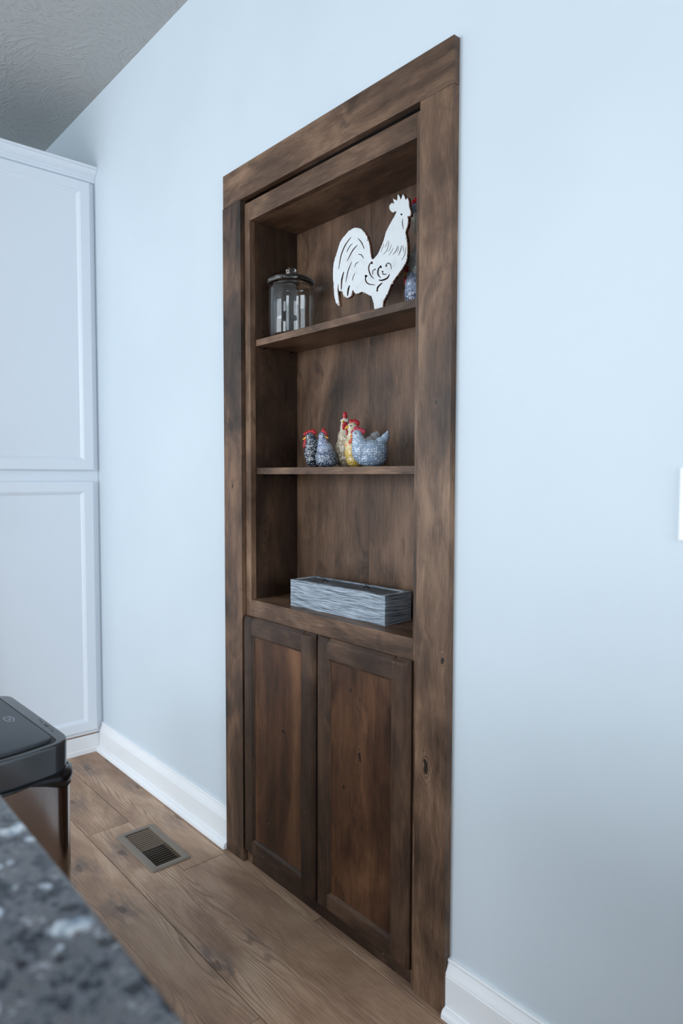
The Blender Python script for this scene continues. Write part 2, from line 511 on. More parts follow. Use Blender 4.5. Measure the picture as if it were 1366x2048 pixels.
# windows in the walls behind the camera
def window(name, a0, a1, z0, z1, plane, axis, mull):
    bm = bmesh.new()
    def b(u0, u1, w0, w1, d0=-0.06, d1=0.0):
        if axis == 'x':
            box(bm, u0, u1, plane + d0, plane + d1, w0, w1)
        else:
            box(bm, plane - d1, plane - d0, u0, u1, w0, w1)
    f = 0.05
    b(a0, a0 + f, z0, z1); b(a1 - f, a1, z0, z1)
    b(a0 + f, a1 - f, z0, z0 + f); b(a0 + f, a1 - f, z1 - f, z1)
    for m in mull:
        b(m - 0.03, m + 0.03, z0 + f, z1 - f)
    return obj(name, bm, M_trim, kind='structure')
window('window_1', -1.6, 0.5, 0.5, 2.6, YF, 'x', (-0.55,))
window('window_2', 1.2, 2.3, 1.15, 2.35, YF, 'x', (1.75,))
window('window_3', -1.90, -0.30, 0.65, 2.35, XR, 'y', (-1.10,))

# floor : subfloor + planks as parts
floor = obj('floor', bx(XL - 0.1, XR + 0.1, YF - 0.1, YB + WALL_T, -0.30, -0.0125), M_under, kind='structure')
VX0, VX1, VY0, VY1 = -0.2875, -0.0465, -0.2255, -0.1275     # duct opening of the floor register
PW, PL, GAP = 0.146, 1.218, 0.0007
rows = []
ytop = -0.0175
row_joint = {0: 0.0155, 1: -0.371, 2: 0.636}
yy = YB + WALL_T
def plank(x0, x1, y0, y1):
    cx, cy = (x0 + x1) / 2, (y0 + y1) / 2
    x0, x1, y0, y1 = x0 + GAP, x1 - GAP, y0 + GAP, y1 - GAP
    hole = x0 < VX1 and x1 > VX0 and y0 < VY1 and y1 > VY0
    bm = bmesh.new()
    if not hole:
        z1, z0, c = 0.0, -0.012, 0.0012
        lo = [(x0 - cx, y0 - cy, z0), (x1 - cx, y0 - cy, z0), (x1 - cx, y1 - cy, z0), (x0 - cx, y1 - cy, z0)]
        mi = [(a, b, z1 - c) for a, b, _ in lo]
        hi = [(a + (c if a < 0 else -c), b + (c if b < 0 else -c), z1) for a, b, _ in lo]
        loft(bm, [lo, mi, hi])
    else:
        xs = sorted({x0, x1} | {v for v in (VX0, VX1) if x0 < v < x1})
        ys = sorted({y0, y1} | {v for v in (VY0, VY1) if y0 < v < y1})
        for i in range(len(xs) - 1):
            for k in range(len(ys) - 1):
                mx, my = (xs[i] + xs[i + 1]) / 2, (ys[k] + ys[k + 1]) / 2
                if VX0 < mx < VX1 and VY0 < my < VY1:
                    continue
                box(bm, xs[i] - cx, xs[i + 1] - cx, ys[k] - cy, ys[k + 1] - cy, -0.012, 0.0)
    return obj('plank', bm, M_plank, floor, loc=(cx, cy, 0))
rng = random.Random(3)
k = 0
ys_ = [(ytop, YB + WALL_T - 0.001)]
y = ytop
while y > YF:
    ys_.append((y - PW, y))
    y -= PW
for ri, (y0, y1) in enumerate(ys_):
    j = row_joint.get(ri - 1, rng.uniform(0, PL))
    if ri == 0:
        j = 0.46
    x = j
    while x > XL:
        x -= PL
    while x < XR:
        a, b = max(x, XL), min(x + PL, XR)
        if b - a > 0.02:
            plank(a, b, y0, y1)
        x += PL

# ceiling-height trims: casing round the opening (trim_1), baseboards
XLI, XRI, WID, HB, HT = 0.0948, 0.8089, 0.9022, 2.0155, 2.1127
trim = thing('trim_1', 'dark stained flat wooden casing framing the built-in bookcase', None, kind='structure')
obj('side_board', bx(-0.003, XLI, 0.0, YB, 0.0, HB - 0.0008, bev=0.0012), wood_left, trim)
obj('side_board', bx(XRI, WID, 0.0, YB, 0.0, HB - 0.0008, bev=0.0012), wood_knot, trim)
obj('head_board', bx(0.0, WID, 0.0, YB, HB, HT, bev=0.0012), wood_x, trim)
# jamb boards lining the opening
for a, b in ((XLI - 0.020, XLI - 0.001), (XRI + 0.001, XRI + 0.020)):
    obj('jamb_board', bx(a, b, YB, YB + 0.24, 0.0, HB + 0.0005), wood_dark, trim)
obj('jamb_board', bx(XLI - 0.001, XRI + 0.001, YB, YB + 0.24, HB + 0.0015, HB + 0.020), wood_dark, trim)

BBP = [(0, 0), (0, 0.127), (-0.006, 0.127), (-0.0085, 0.1245), (-0.0085, 0.121), (-0.0065, 0.1185), (-0.0085, 0.113), (-0.0115, 0.104), (-0.0150, 0.097), (-0.0155, 0.0945),
       (-0.0140, 0.0925), (-0.0155, 0.0905), (-0.0155, 0.022), (-0.0165, 0.0205), (-0.0210, 0.0195), (-0.0260, 0.0160), (-0.0290, 0.010), (-0.0300, 0.0)]
def baseboard_x(name, x0, x1):
    bm = bmesh.new()
    prism(bm, [(YB + d, z) for d, z in BBP], x0, x1, 'x')
    o = obj(name, bm, M_trim, kind='structure')
    return auto_smooth(o, 30)
baseboard_x('baseboard_left', -1.0468, -0.0035)
baseboard_x('baseboard_right', WID + 0.0008, XR)

# ------------------------------------------------------------------ built-in bookcase
FF = 0.014          # face-frame front
BI = 0.033          # face-frame back
BK = 0.190          # front of the back panel
X0, X1 = 0.098, 0.806
SI0, SI1 = 0.1243, 0.7873
bc = thing('built_in_bookcase', 'dark stained wooden built-in bookcase with open shelves above two panelled doors', 'bookcase', (0, 0, 0))
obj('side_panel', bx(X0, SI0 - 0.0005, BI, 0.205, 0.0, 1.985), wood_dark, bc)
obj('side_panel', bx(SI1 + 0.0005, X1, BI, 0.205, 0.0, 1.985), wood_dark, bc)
obj('back_panel', bx(SI0, 0.455, BK, 0.204, 0.05, 1.950), wood_back, bc)
obj('back_panel', bx(0.4553, SI1, BK, 0.204, 0.05, 1.950), wood_back, bc)
obj('top_panel', bx(SI0, SI1, BI, 0.204, 1.9515, 1.985), wood_x, bc)
obj('deck_panel', bx(SI0, SI1, BI + 0.0005, BK - 0.0005, 0.806, 0.8255), wood_x, bc)
obj('bottom_panel', bx(SI0, SI1, BI + 0.0005, BK - 0.0005, 0.05, 0.07), wood_x, bc)
obj('stile', bx(X0, SI0, FF, BI - 0.0003, 0.0, 2.005, bev=0.0008), wood_z, bc)
obj('stile', bx(SI1, X1, FF, BI - 0.0003, 0.0, 2.005, bev=0.0008), wood_z, bc)
obj('top_rail', bx(SI0 + 0.0003, SI1 - 0.0003, FF, BI - 0.0003, 1.951, 2.005, bev=0.0008), wood_x, bc)
obj('middle_rail', bx(SI0 + 0.0003, SI1 - 0.0003, FF, BI - 0.0003, 0.752, 0.826, bev=0.0008), wood_x, bc)
obj('bottom_rail', bx(SI0 + 0.0003, SI1 - 0.0003, FF, BI - 0.0003, 0.0, 0.058, bev=0.0008), wood_rail, bc)
for z in (1.5865, 1.2050):
    sh = obj('shelf', bx(SI0 + 0.0015, SI1 - 0.0015, 0.0335, BK - 0.001, z, z + 0.0190, bev=0.0006), wood_x, bc)
    for px in (SI0, SI1):
        for py in (0.062, 0.165):
            bm = bmesh.new()
            s = 1 if px < 0.4 else -1
            bmesh.ops.create_cone(bm, cap_ends=True, segments=10, radius1=0.0026, radius2=0.0026, depth=0.012,
                                  matrix=Matrix.Translation((px + s * 0.0065, py, z - 0.0030)) @ Matrix.Rotation(math.pi / 2, 4, 'Y'))
            obj('shelf_pin', bm, M_wire, bc)
# rows of drilled pin holes in the side panels
bm = bmesh.new()
for px, s in ((SI0 - 0.0002, 1), (SI1 + 0.0002, -1)):
    for py in (0.062, 0.165):
        z = 0.93
        while z < 1.90:
            bmesh.ops.create_cone(bm, cap_ends=True, segments=10, radius1=0.0027, radius2=0.0027, depth=0.0006,
                                  matrix=Matrix.Translation((px, py, z)) @ Matrix.Rotation(math.pi / 2, 4, 'Y'))
            z += 0.032
obj('pin_holes', bm, M_black, bc, kind='stuff')
bm = bmesh.new()
bmesh.ops.create_cone(bm, cap_ends=True, segments=16, radius1=0.006, radius2=0.006, depth=0.004, matrix=Matrix.Translation((0.752, 0.060, 1.950)))
obj('hole_disc', bm, M_black, bc)  # black disc stands for the dark of a small hole in the top panel

def door(x0, x1, z0, z1, pmat):
    """flat-panel door : panel + two stiles + two rails with a chamfered outer edge"""
    yb, yf = FF - 0.0006, -0.004
    w, c, ce = 0.059, 0.013, 0.006
    pan = obj('door', bx(x0 + w - 0.010, x1 - w + 0.010, 0.0035, yb - 0.001, z0 + w - 0.008, z1 - w + 0.008), pmat, bc)
    A = (x0 + w, x1 - w, z0 + w - 0.003, z1 - w + 0.003)
    def piece(prof_outer, horizontal, lo, hi, flip):
        # cross-section from the outer edge inwards : (distance from outer edge, y)
        sec = [(0, yb), (0, yb - ce), (c * 0.55, yf + 0.004), (c, yf), (w - 0.0075, yf), (w - 0.0060, yf + 0.0025), (w - 0.0015, yf + 0.0045), (w, 0.0034), (w, yb)]
        bm = bmesh.new()
        if horizontal:
            prof = [(y, (prof_outer - d) if flip else (prof_outer + d)) for d, y in sec]
            prism(bm, prof, lo, hi, 'x')
        else:
            prof = [((prof_outer - d) if flip else (prof_outer + d), y) for d, y in sec]
            prism(bm, prof, lo, hi, 'z')
        return bm
    def chamf_ends(bm, z_lo, z_hi):
        return bm
    for outer, flip in ((x0, False), (x1, True)):
        bm = piece(outer, False, z0, z1, flip)
        # taper the two ends of the stile so the outer chamfer returns round the corner
        for v in bm.verts:
            if v.co.y < yb - ce - 1e-5:
                dep = min(1.0, (yb - ce - v.co.y) / (yb - ce - yf))
                ins = c * (0.55 * dep / 0.7 if dep < 0.7 else 0.55 + 0.45 * (dep - 0.7) / 0.3)
                if abs(v.co.z - z1) < 1e-6:
                    v.co.z -= ins
                elif abs(v.co.z - z0) < 1e-6:
                    v.co.z += ins
        obj('stile', bm, wood_stile, pan)
    for outer, flip in ((z1, True), (z0, False)):
        bm = piece(outer, True, x0 + w - 0.0075, x1 - w + 0.0075, flip)
        obj('rail', bm, wood_rail, pan)
    return pan
door(0.0990, 0.4440, 0.0365, 0.7755, wood_door)
door(0.4512, 0.7900, 0.0365, 0.7755, wood_door)

# ------------------------------------------------------------------ pantry cabinet
pc = thing('pantry_cabinet', 'tall white painted pantry cabinet with two panelled doors in the corner', 'cabinet', (0, 0, 0))
PF = -1.050          # face-frame front
PY0 = -0.98
obj('carcass', bx(XL + 0.001, PF - 0.020, PY0, YB - 0.001, 0.085, 2.42), M_cab, pc)
bm = bmesh.new()
box(bm, PF - 0.0195, PF, -0.030, YB - 0.001, 0.085, 2.42)
box(bm, PF - 0.0195, PF, PY0, PY0 + 0.04, 0.085, 2.42)
box(bm, PF - 0.0195, PF, PY0 + 0.04, -0.030, 0.085, 0.135)
box(bm, PF - 0.0195, PF, PY0 + 0.04, -0.030, 1.160, 1.238)
box(bm, PF - 0.0195, PF, PY0 + 0.04, -0.030, 2.36, 2.42)
bmesh.ops.remove_doubles(bm, verts=bm.verts[:], dist=1e-6)
obj('face_frame', bm, M_cab, pc)
obj('bottom_edge', bx(PF - 0.0175, PF - 0.001, PY0 + 0.01, -0.012, 0.0805, 0.0849), M_rawgap, pc)
bm = bmesh.new()
prism(bm, [(PF - 0.03, 0.0), (-1.047 + 0.0, 0.0), (-1.047, 0.018), (-1.049, 0.022), (-1.0495, 0.072), (-1.052, 0.078), (PF - 0.03, 0.0795)], PY0, YB - 0.001, 'y')
obj('toe_board', bm, M_trim, pc)
# crown moulding
CR = [(PF - 0.02, 2.421), (PF + 0.006, 2.421), (PF + 0.010, 2.424), (PF + 0.012, 2.430), (PF + 0.010, 2.432), (PF + 0.016, 2.436), (PF + 0.018, 2.440), (PF + 0.016, 2.443),
      (PF + 0.026, 2.449), (PF + 0.034, 2.458), (PF + 0.0390, 2.465), (PF + 0.0465, 2.467), (PF + 0.0465, 2.4755), (PF - 0.02, 2.4755)]
bm = bmesh.new()
prism(bm, CR, PY0, YB - 0.001, 'y')
auto_smooth(obj('crown_molding', bm, M_cab, pc), 30)
obj('top_board', bx(XL + 0.001, PF - 0.0205, PY0, YB - 0.001, 2.4205, 2.470), M_cab, pc)

def pantry_door(y0, y1, z0, z1, hz):
    xf, xb = -1.030, PF + 0.0008
    w = 0.0575
    d = obj('door', bx(xb, xf - 0.0105, y0 + w - 0.004, y1 - w + 0.004, z0 + w - 0.004, z1 - w + 0.004), M_cab, pc)
    bm = bmesh.new()
    def fr(a0, a1, b0, b1, x):      # rectangle loop in the y-z plane at depth x
        return [(x, a0, b0), (x, a1, b0), (x, a1, b1), (x, a0, b1)]
    loops = [fr(y0, y1, z0, z1, xb), fr(y0, y1, z0, z1, xf - 0.006), fr(y0 + 0.004, y1 - 0.004, z0 + 0.004, z1 - 0.004, xf - 0.001), fr(y0 + 0.006, y1 - 0.006, z0 + 0.006, z1 - 0.006, xf),
             fr(y0 + w - 0.014, y1 - w + 0.014, z0 + w - 0.014, z1 - w + 0.014, xf), fr(y0 + w - 0.0125, y1 - w + 0.0125, z0 + w - 0.0125, z1 - w + 0.0125, xf - 0.0025),
             fr(y0 + w - 0.010, y1 - w + 0.010, z0 + w - 0.010, z1 - w + 0.010, xf - 0.0028), fr(y0 + w - 0.001, y1 - w + 0.001, z0 + w - 0.001, z1 - w + 0.001, xf - 0.0100), fr(y0 + w, y1 - w, z0 + w, z1 - w, xb)]
    loft(bm, loops + [loops[0]], cap=False)
    bmesh.ops.remove_doubles(bm, verts=bm.verts[:], dist=1e-6)
    obj('door_frame', bm, M_cab, d)
    bm = bmesh.new()
    ya = y0 + 0.028
    tube(bm, [(xf - 0.001, ya, hz - 0.048), (xf + 0.022, ya, hz - 0.046), (xf + 0.028, ya, hz - 0.036), (xf + 0.028, ya, hz + 0.036), (xf + 0.022, ya, hz + 0.046), (xf - 0.001, ya, hz + 0.048)], 0.005, 10)
    obj('pull_handle', bm, plain('brushed_nickel', lin(170, 172, 174), 0.35, metal=1.0), d, smooth=True)
    return d
pantry_door(-0.470, -0.0035, 1.2205, 2.4165, 1.335)
pantry_door(-0.470, -0.0075, 0.1010, 1.1760, 1.060)
pantry_door(-0.950, -0.4735, 1.2205, 2.4165, 1.335)
pantry_door(-0.950, -0.4735, 0.1010, 1.1760, 1.060)

# ------------------------------------------------------------------ floor register
fv = thing('floor_register', 'taupe metal floor vent with dark louvers set into the plank floor', 'vent', (-0.167, -0.1765, 0.0))
def rrect(x0, x1, y0, y1, r, z, n=5):
    out = []
    for cx, cy, a in ((x1 - r, y1 - r, 0), (x0 + r, y1 - r, 90), (x0 + r, y0 + r, 180), (x1 - r, y0 + r, 270)):
        for i in range(n + 1):
            th = math.radians(a + 90 * i / n)
            out.append((cx + r * math.cos(th), cy + r * math.sin(th), z))
    return out
hx, hy = 0.1370, 0.0665
ix, iy = 0.1170, 0.0430
bm = bmesh.new()
Ls = [rrect(-hx, hx, -hy, hy, 0.010, 0.0003), rrect(-hx, hx, -hy, hy, 0.010, 0.0022), rrect(-hx + 0.0035, hx - 0.0035, -hy + 0.0035, hy - 0.0035, 0.008, 0.0052),
      rrect(-ix - 0.001, ix + 0.001, -iy - 0.001, iy + 0.001, 0.001, 0.0058), rrect(-ix, ix, -iy, iy, 0.0008, 0.005), rrect(-ix, ix, -iy, iy, 0.0008, -0.010)]
loft(bm, Ls, cap=False)
auto_smooth(obj('frame', bm, M_vent, fv), 40)
NL = 19
lv_bm = bx(-0.0006, 0.0006, -iy, iy, -0.0054, 0.0, bev=0.0)
lv = obj('louver', lv_bm, M_ventlv, fv, loc=(0, 0, 0))
lmesh = lv.data
for i in range(NL):
    o = lv if i == 0 else lv.copy()
    if i:
        C.objects.link(o)
    o.parent = fv
    o.location = (-ix + (i + 0.75) * (2 * ix) / (NL + 0.5), 0.0, 0.0042)
    o.rotation_euler = (0, math.radians(-58 if i < NL * 0.5 else 42), 0)
bm = bmesh.new()
loft(bm, [rrect(-0.1195, 0.1195, -0.0478, 0.0478, 0.001, -0.0122), rrect(-0.1195, 0.1195, -0.0478, 0.0478, 0.001, -0.0100)])
obj('duct_shade_sheet', bm, M_black, fv)  # flat black sheet standing in for the shade down the duct

# ------------------------------------------------------------------ light switch
sw = thing('light_switch', 'white wall switch plate on the pale blue wall at the right edge', 'switch', (1.412, YB, 1.155))
bm = bmesh.new()
loft(bm, [rrect(-0.0395, 0.0395, -0.061, 0.061, 0.004, -0.0002), rrect(-0.0395, 0.0395, -0.061, 0.061, 0.004, 0.0035), rrect(-0.0360, 0.0360, -0.0575, 0.0575, 0.003, 0.0062)])
for v in bm.verts:
    v.co = Vector((v.co.x, -v.co.z, v.co.y))
auto_smooth(obj('plate', bm, M_switch, sw), 25)
bm = bx(-0.0165, 0.0165, -0.0085, -0.0063, -0.0335, 0.0335, bev=0.001)
obj('rocker', bm, M_switch, sw)
for z in (-0.049, 0.049):
    bm = bmesh.new()
    bmesh.ops.create_cone(bm, cap_ends=True, segments=12, radius1=0.003, radius2=0.0025, depth=0.001, matrix=Matrix.Translation((0, -0.0067, z)) @ Matrix.Rotation(math.pi / 2, 4, 'X'))
    obj('screw', bm, M_switch, sw)

# ------------------------------------------------------------------ island + granite worktop
isl = thing('island_cabinet', 'white kitchen island base under the granite worktop', 'cabinet', (0, 0, 0))
obj('carcass', bx(0.76, 1.68, -1.94, -1.00, 0.10, 0.884), M_cab, isl)
obj('toe_kick', bx(0.80, 1.64, -1.90, -1.05, 0.0, 0.0995), M_cab, isl)
for i in range(2):
    a = 0.768 + i * 0.454
    obj('end_panel', bx(a, a + 0.448, -0.9995, -0.985, 0.115, 0.87, bev=0.003), M_cab, isl)
top = obj('granite_worktop', bx(0.725, 1.72, -1.98, -0.973, 0.8845, 0.915, bev=0.003), M_gran)
top['label'] = 'polished grey speckled granite worktop in the near foreground'
top['category'] = 'worktop'

# ------------------------------------------------------------------ trash can
tc = thing('trash_can', 'slim stainless steel trash can with black lid and bag edge showing', 'trash can', (0.222, -0.795, 0.0), math.radians(2.0))
def can_loop(inset, z, n=7, bow=0.022):
    hxx, hyy, r = 0.207 - inset, 0.158 - inset, 0.042 - inset * 0.6
    out = []
    for cx, cy, a in ((hxx - r, hyy - r, 0), (-hxx + r, hyy - r, 90), (-hxx + r, -hyy + r, 180), (hxx - r, -hyy + r, 270)):
        for i in range(n + 1):
            th = math.radians(a + 90 * i / n)
            out.append((cx + r * math.cos(th), cy + r * math.sin(th)))
    # insert extra points on long sides then bow the +x face
    dense = []
    m = len(out)
    for i in range(m):
        p, q = out[i], out[(i + 1) % m]
        L = math.hypot(q[0] - p[0], q[1] - p[1])
        k = 8 if L > 0.08 else 1
        for s in range(k):
            dense.append((p[0] + (q[0] - p[0]) * s / k, p[1] + (q[1] - p[1]) * s / k))
    res = []
    for x, y in dense:
        fx = max(0.0, x / hxx)
        res.append((x + bow * fx ** 6 * max(0.0, 1 - (y / hyy) ** 2), y, z))
    return res
bm = bmesh.new()
loft(bm, [can_loop(0.014, 0.0), can_loop(0.014, 0.012)])
obj('base_ring', bm, M_plastic, tc)
bm = bmesh.new()
loft(bm, [can_loop(0.002, 0.0125), can_loop(0.0, 0.02), can_loop(-0.001, 0.586)])
auto_smooth(obj('body', bm, M_steel, tc), 30)
bm = bmesh.new()
loft(bm, [can_loop(0.012, 0.5865), can_loop(0.0035, 0.5865), can_loop(0.0025, 0.640), can_loop(0.0030, 0.6455), can_loop(0.0050, 0.6485), can_loop(0.008, 0.649)])
auto_smooth(obj('rim', bm, M_plastic, tc), 50)
# lid flap with its dark groove
def flap(inset, z):
    x0, x1, y0, y1 = -0.190 + inset, 0.193 - inset, -0.140 + inset, 0.125 - inset
    L = rrect(x0, x1, y0, y1, 0.016, z, 5)
    dense = []
    m = len(L)
    for i in range(m):
        p, q = Vector(L[i]), Vector(L[(i + 1) % m])
        k = 8 if (p - q).length > 0.08 else 1
        for s in range(k):
            v = p.lerp(q, s / k)
            fx = max(0.0, v.x / x1)
            v.x += 0.018 * fx ** 6 * max(0.0, 1 - ((v.y - (y0 + y1) / 2) / ((y1 - y0) / 2)) ** 2)
            dense.append(tuple(v))
    return dense
bm = bmesh.new()
loft(bm, [flap(-0.0040, 0.6487), flap(-0.0040, 0.6494)])
obj('lid_groove', bm, M_black, tc)
bm = bmesh.new()
loft(bm, [flap(0.0045, 0.6495), flap(0.0045, 0.6550), flap(0.006, 0.6562)])
auto_smooth(obj('lid', bm, M_lid, tc), 40)
# oval emblem on the lid, print height only
bm = bmesh.new()
EX, EY, EZ = 0.012, 0.090, 0.65635
def ring(bm, cx, cy, rx, ry, wdt, z, n=40, a0=0, a1=360):
    prev = None
    for i in range(n + 1):
        th = math.radians(a0 + (a1 - a0) * i / n)
        c, s = math.cos(th), math.sin(th)
        cur = [bm.verts.new((cx + (rx - wdt) * c, cy + (ry - wdt) * s, z)), bm.verts.new((cx + rx * c, cy + ry * s, z))]
        if prev:
            bm.faces.new((prev[0], prev[1], cur[1], cur[0]))
        prev = cur
ring(bm, EX, EY, 0.023, 0.0095, 0.0014, EZ)
ring(bm, EX - 0.009, EY + 0.001, 0.0045, 0.0050, 0.0010, EZ, 16, 20, 300)
ring(bm, EX + 0.000, EY - 0.001, 0.0040, 0.0036, 0.0010, EZ, 16, -60, 200)
ring(bm, EX + 0.009, EY + 0.001, 0.0042, 0.0045, 0.0010, EZ, 16, 90, 380)
obj('emblem', bm, M_silver, tc)
bm = bmesh.new()
for (ax, ay, bx_, by_) in ((0.040, 0.1445, 0.052, 0.1455), (0.060, 0.141, 0.065, 0.145), (0.078, 0.1400, 0.100, 0.1465), (0.108, 0.1415, 0.113, 0.1445), (0.122, 0.1400, 0.136, 0.1425)):
    box(bm, ax, bx_, ay, by_, 0.6484, 0.6493)
obj('sensor_icons', bm, M_icon, tc, kind='stuff')
bm = bmesh.new()
ellipsoid(bm, (0.052, 0.1265, 0.6490), (0.0045, 0.0022, 0.0012), 12, 6)
obj('sensor', bm, M_black, tc)
# black bag edge hanging below the rim
base_loop = can_loop(0.0, 0.0)
N = len(base_loop)
rb = random.Random(5)
bm = bmesh.new()
rowsv = []
drops = []
for i, (x, y, _) in enumerate(base_loop):
    d = 0.007 + 0.003 * mnoise.noise((x * 40, y * 40, 0.3))
    sc_ = math.hypot(x - 0.196, y - 0.135)
    d += 0.034 * max(0.0, 1.0 - sc_ / 0.075)
    drops.append(max(0.004, d))
for lev in range(6):
    f = lev / 5
    rowv = []
    for i, (x, y, _) in enumerate(base_loop):
        nx, ny = x / 0.207, y / 0.158
        l = math.hypot(nx, ny) or 1
        wob = mnoise.noise((x * 55, y * 55, f * 2.0)) * 0.0035
        puff = (0.0035 + 0.0055 * math.sin(math.pi * min(1, f * 1.15)) * min(1.0, drops[i] / 0.03) + wob * (0.3 + f)) if lev else -0.001
        rowv.append(bm.verts.new((x + nx / l * puff, y + ny / l * puff, 0.5885 - drops[i] * f + wob * 0.8 * f)))
    rowsv.append(rowv)
for A, B in zip(rowsv, rowsv[1:]):
    for i in range(N):
        j = (i + 1) % N
        bm.faces.new((A[i], A[j], B[j], B[i]))
o = auto_smooth(obj('bag_edge', bm, M_bag, tc), 60)
o['label'] = 'black bin bag edge folded out under the rim'

# ------------------------------------------------------------------ planter box on the deck
ang_p = math.atan2(0.0579 - 0.0455, 0.6522 - 0.2782)
plz = 0.8262
pl = thing('planter_box', 'weathered grey wooden trough box standing on the lower deck', 'planter', (0.2785, 0.0465, plz), ang_p)
LX, LY, LZ = 0.373, 0.099, 0.0760
def rough_board(x0, x1, y0, y1, z0, z1, seed):
    bm = bmesh.new()
    box(bm, x0, x1, y0, y1, z0, z1)
    bmesh.ops.subdivide_edges(bm, edges=bm.edges[:], cuts=9, use_grid_fill=True)
    for v in bm.verts:
        a = mnoise.noise((v.co.x * 14 + seed, v.co.y * 14, v.co.z * 120))
        b_ = mnoise.noise((v.co.x * 30, v.co.y * 30 + seed, v.co.z * 60))
        v.co += Vector((a * 0.0006, b_ * 0.0006, a * 0.0007))
        if v.co.z < z0:
            v.co.z = z0
    return bm
tb = 0.013
obj('front_board', rough_board(0, LX, 0, tb, 0, LZ, 1), M_plant, pl)
obj('back_board', rough_board(0, LX, LY - tb, LY, 0, LZ, 2), M_plant, pl)
obj('end_board', rough_board(0.0, tb, tb, LY - tb, 0, LZ, 3), M_plant, pl)
obj('end_board', rough_board(LX - tb, LX, tb, LY - tb, 0, LZ, 4), M_plant, pl)
obj('inset', bx(tb, LX - tb, tb, LY - tb, 0.001, LZ - 0.0022), M_plantin, pl)
for cx, cy in ((0.100, 0.045), (0.258, 0.052)):
    bm = bmesh.new()
    tube(bm, [(cx - 0.016, cy, LZ - 0.004), (cx - 0.006, cy + 0.002, LZ + 0.004), (cx + 0.004, cy, LZ + 0.0015), (cx + 0.011, cy - 0.006, LZ + 0.0075)], 0.0011, 6)
    tube(bm, [(cx + 0.008, cy + 0.006, LZ - 0.004), (cx + 0.003, cy, LZ + 0.004), (cx - 0.004, cy - 0.004, LZ + 0.010)], 0.0009, 6)
    obj('wire_tie', bm, M_wire, pl)

# ------------------------------------------------------------------ glass jar
SH1 = 1.5865 + 0.0190
SH2 = 1.2050 + 0.0190
jar = thing('glass_jar', 'clear glass lidded jar at the left end of the top shelf', 'jar', (0.2075, 0.104, SH1 + 0.0003))
bm = bmesh.new()
R = 0.0685
lathe(bm, [(0, 0.0), (R - 0.006, 0.0), (R - 0.001, 0.004), (R, 0.010), (R, 0.139), (R - 0.002, 0.147), (R - 0.008, 0.151), (R - 0.0085, 0.1545), (R - 0.0075, 0.158),
           (R - 0.011, 0.158), (R - 0.0115, 0.151), (R - 0.0055, 0.144), (R - 0.0038, 0.137), (R - 0.0038, 0.014), (R - 0.008, 0.0075), (0, 0.0065)], 72)
obj('body', bm, M_glass, jar, smooth=True)
bm = bmesh.new()
lathe(bm, [(0, 0.1615), (R - 0.013, 0.1605), (R - 0.009, 0.1592), (R + 0.0005, 0.1592), (R + 0.002, 0.162), (R + 0.002, 0.167), (R - 0.002, 0.1715), (R - 0.014, 0.1755), (0.038, 0.179), (0.022, 0.1815), (0.015, 0.185), (0.0125, 0.188),
           (0.0125, 0.189), (0.0150, 0.1925), (0.0165, 0.197), (0.0155, 0.2015), (0.0115, 0.2055), (0.006, 0.2075), (0, 0.208)], 72)
lid = obj('lid', bm, M_glass, jar, smooth=True)

# ------------------------------------------------------------------ white rooster cut-out
def crs(pts, n=6):
    out = []
    P = [pts[0]] + list(pts) + [pts[-1]]
    for i in range(1, len(P) - 2):
        for k in range(n):
            u = k / n
            q = []
            for d in (0, 1):
                a, b, c, e = P[i - 1][d], P[i][d], P[i + 1][d], P[i + 2][d]
                q.append(0.5 * (2 * b + (c - a) * u + (2 * a - 5 * b + 4 * c - e) * u * u + (3 * b - a - 3 * c + e) * u ** 3))
            out.append(tuple(q))
    out.append(tuple(pts[-1]))
    return out
def stroke(pts, wid, head=None):
    """closed polygon round a tapering stroke; head = extra start radius (a teardrop)"""
    c = crs(pts, 5)
    n = len(c)
    L, Rr = [], []
    for i, p in enumerate(c):
        a, b = c[max(0, i - 1)], c[min(n - 1, i + 1)]
        dx, dy = b[0] - a[0], b[1] - a[1]
        l = math.hypot(dx, dy) or 1
        u = i / (n - 1)
        hw = wid * (0.25 + 0.75 * math.sin(math.pi * min(1, max(0, u))) ** 0.6) / 2
        if head:
            hw = max(hw, head * math.exp(-((u - 0.07) / 0.12) ** 2))
        L.append((p[0] - dy / l * hw, p[1] + dx / l * hw))
        Rr.append((p[0] + dy / l * hw, p[1] - dx / l * hw))
    return L + Rr[::-1]
OUT = [(1125, 408), (1090, 416), (1098, 470), (1086, 540), (1064, 602), (1075, 680), (1086, 760), (1087, 850), (1082, 930), (1068, 985), (1030, 1050), (980, 1120), (930, 1190), (880, 1270), (862, 1320),
       (832, 1385), (802, 1440), (784, 1492), (772, 1602), (690, 1592), (664, 1500), (655, 1460), (634, 1405), (600, 1388), (560, 1366), (520, 1352), (480, 1370), (440, 1376), (416, 1345), (404, 1318), (396, 1385), (372, 1412),
       (346, 1424), (310, 1416), (286, 1385), (274, 1348), (246, 1342), (232, 1330), (226, 1258), (222, 1340), (232, 1440), (242, 1522), (214, 1512), (185, 1450), (172, 1350), (162, 1200), (160, 1080), (175, 960), (200, 880),
       (230, 780), (268, 695), (310, 640), (370, 580), (430, 549), (490, 555), (540, 590), (580, 650), (610, 740), (628, 850), (638, 920), (655, 940), (680, 920), (720, 870), (760, 780), (790, 700), (820, 600), (860, 520),
       (910, 430), (945, 355), (910, 366), (880, 352), (860, 312), (864, 270), (890, 240), (916, 248), (904, 184), (926, 196), (958, 210), (966, 132), (986, 152), (1006, 196), (1030, 132), (1047, 152), (1066, 206), (1086, 178), (1106, 222),
       (1110, 290), (1126, 340), (1128, 380)]
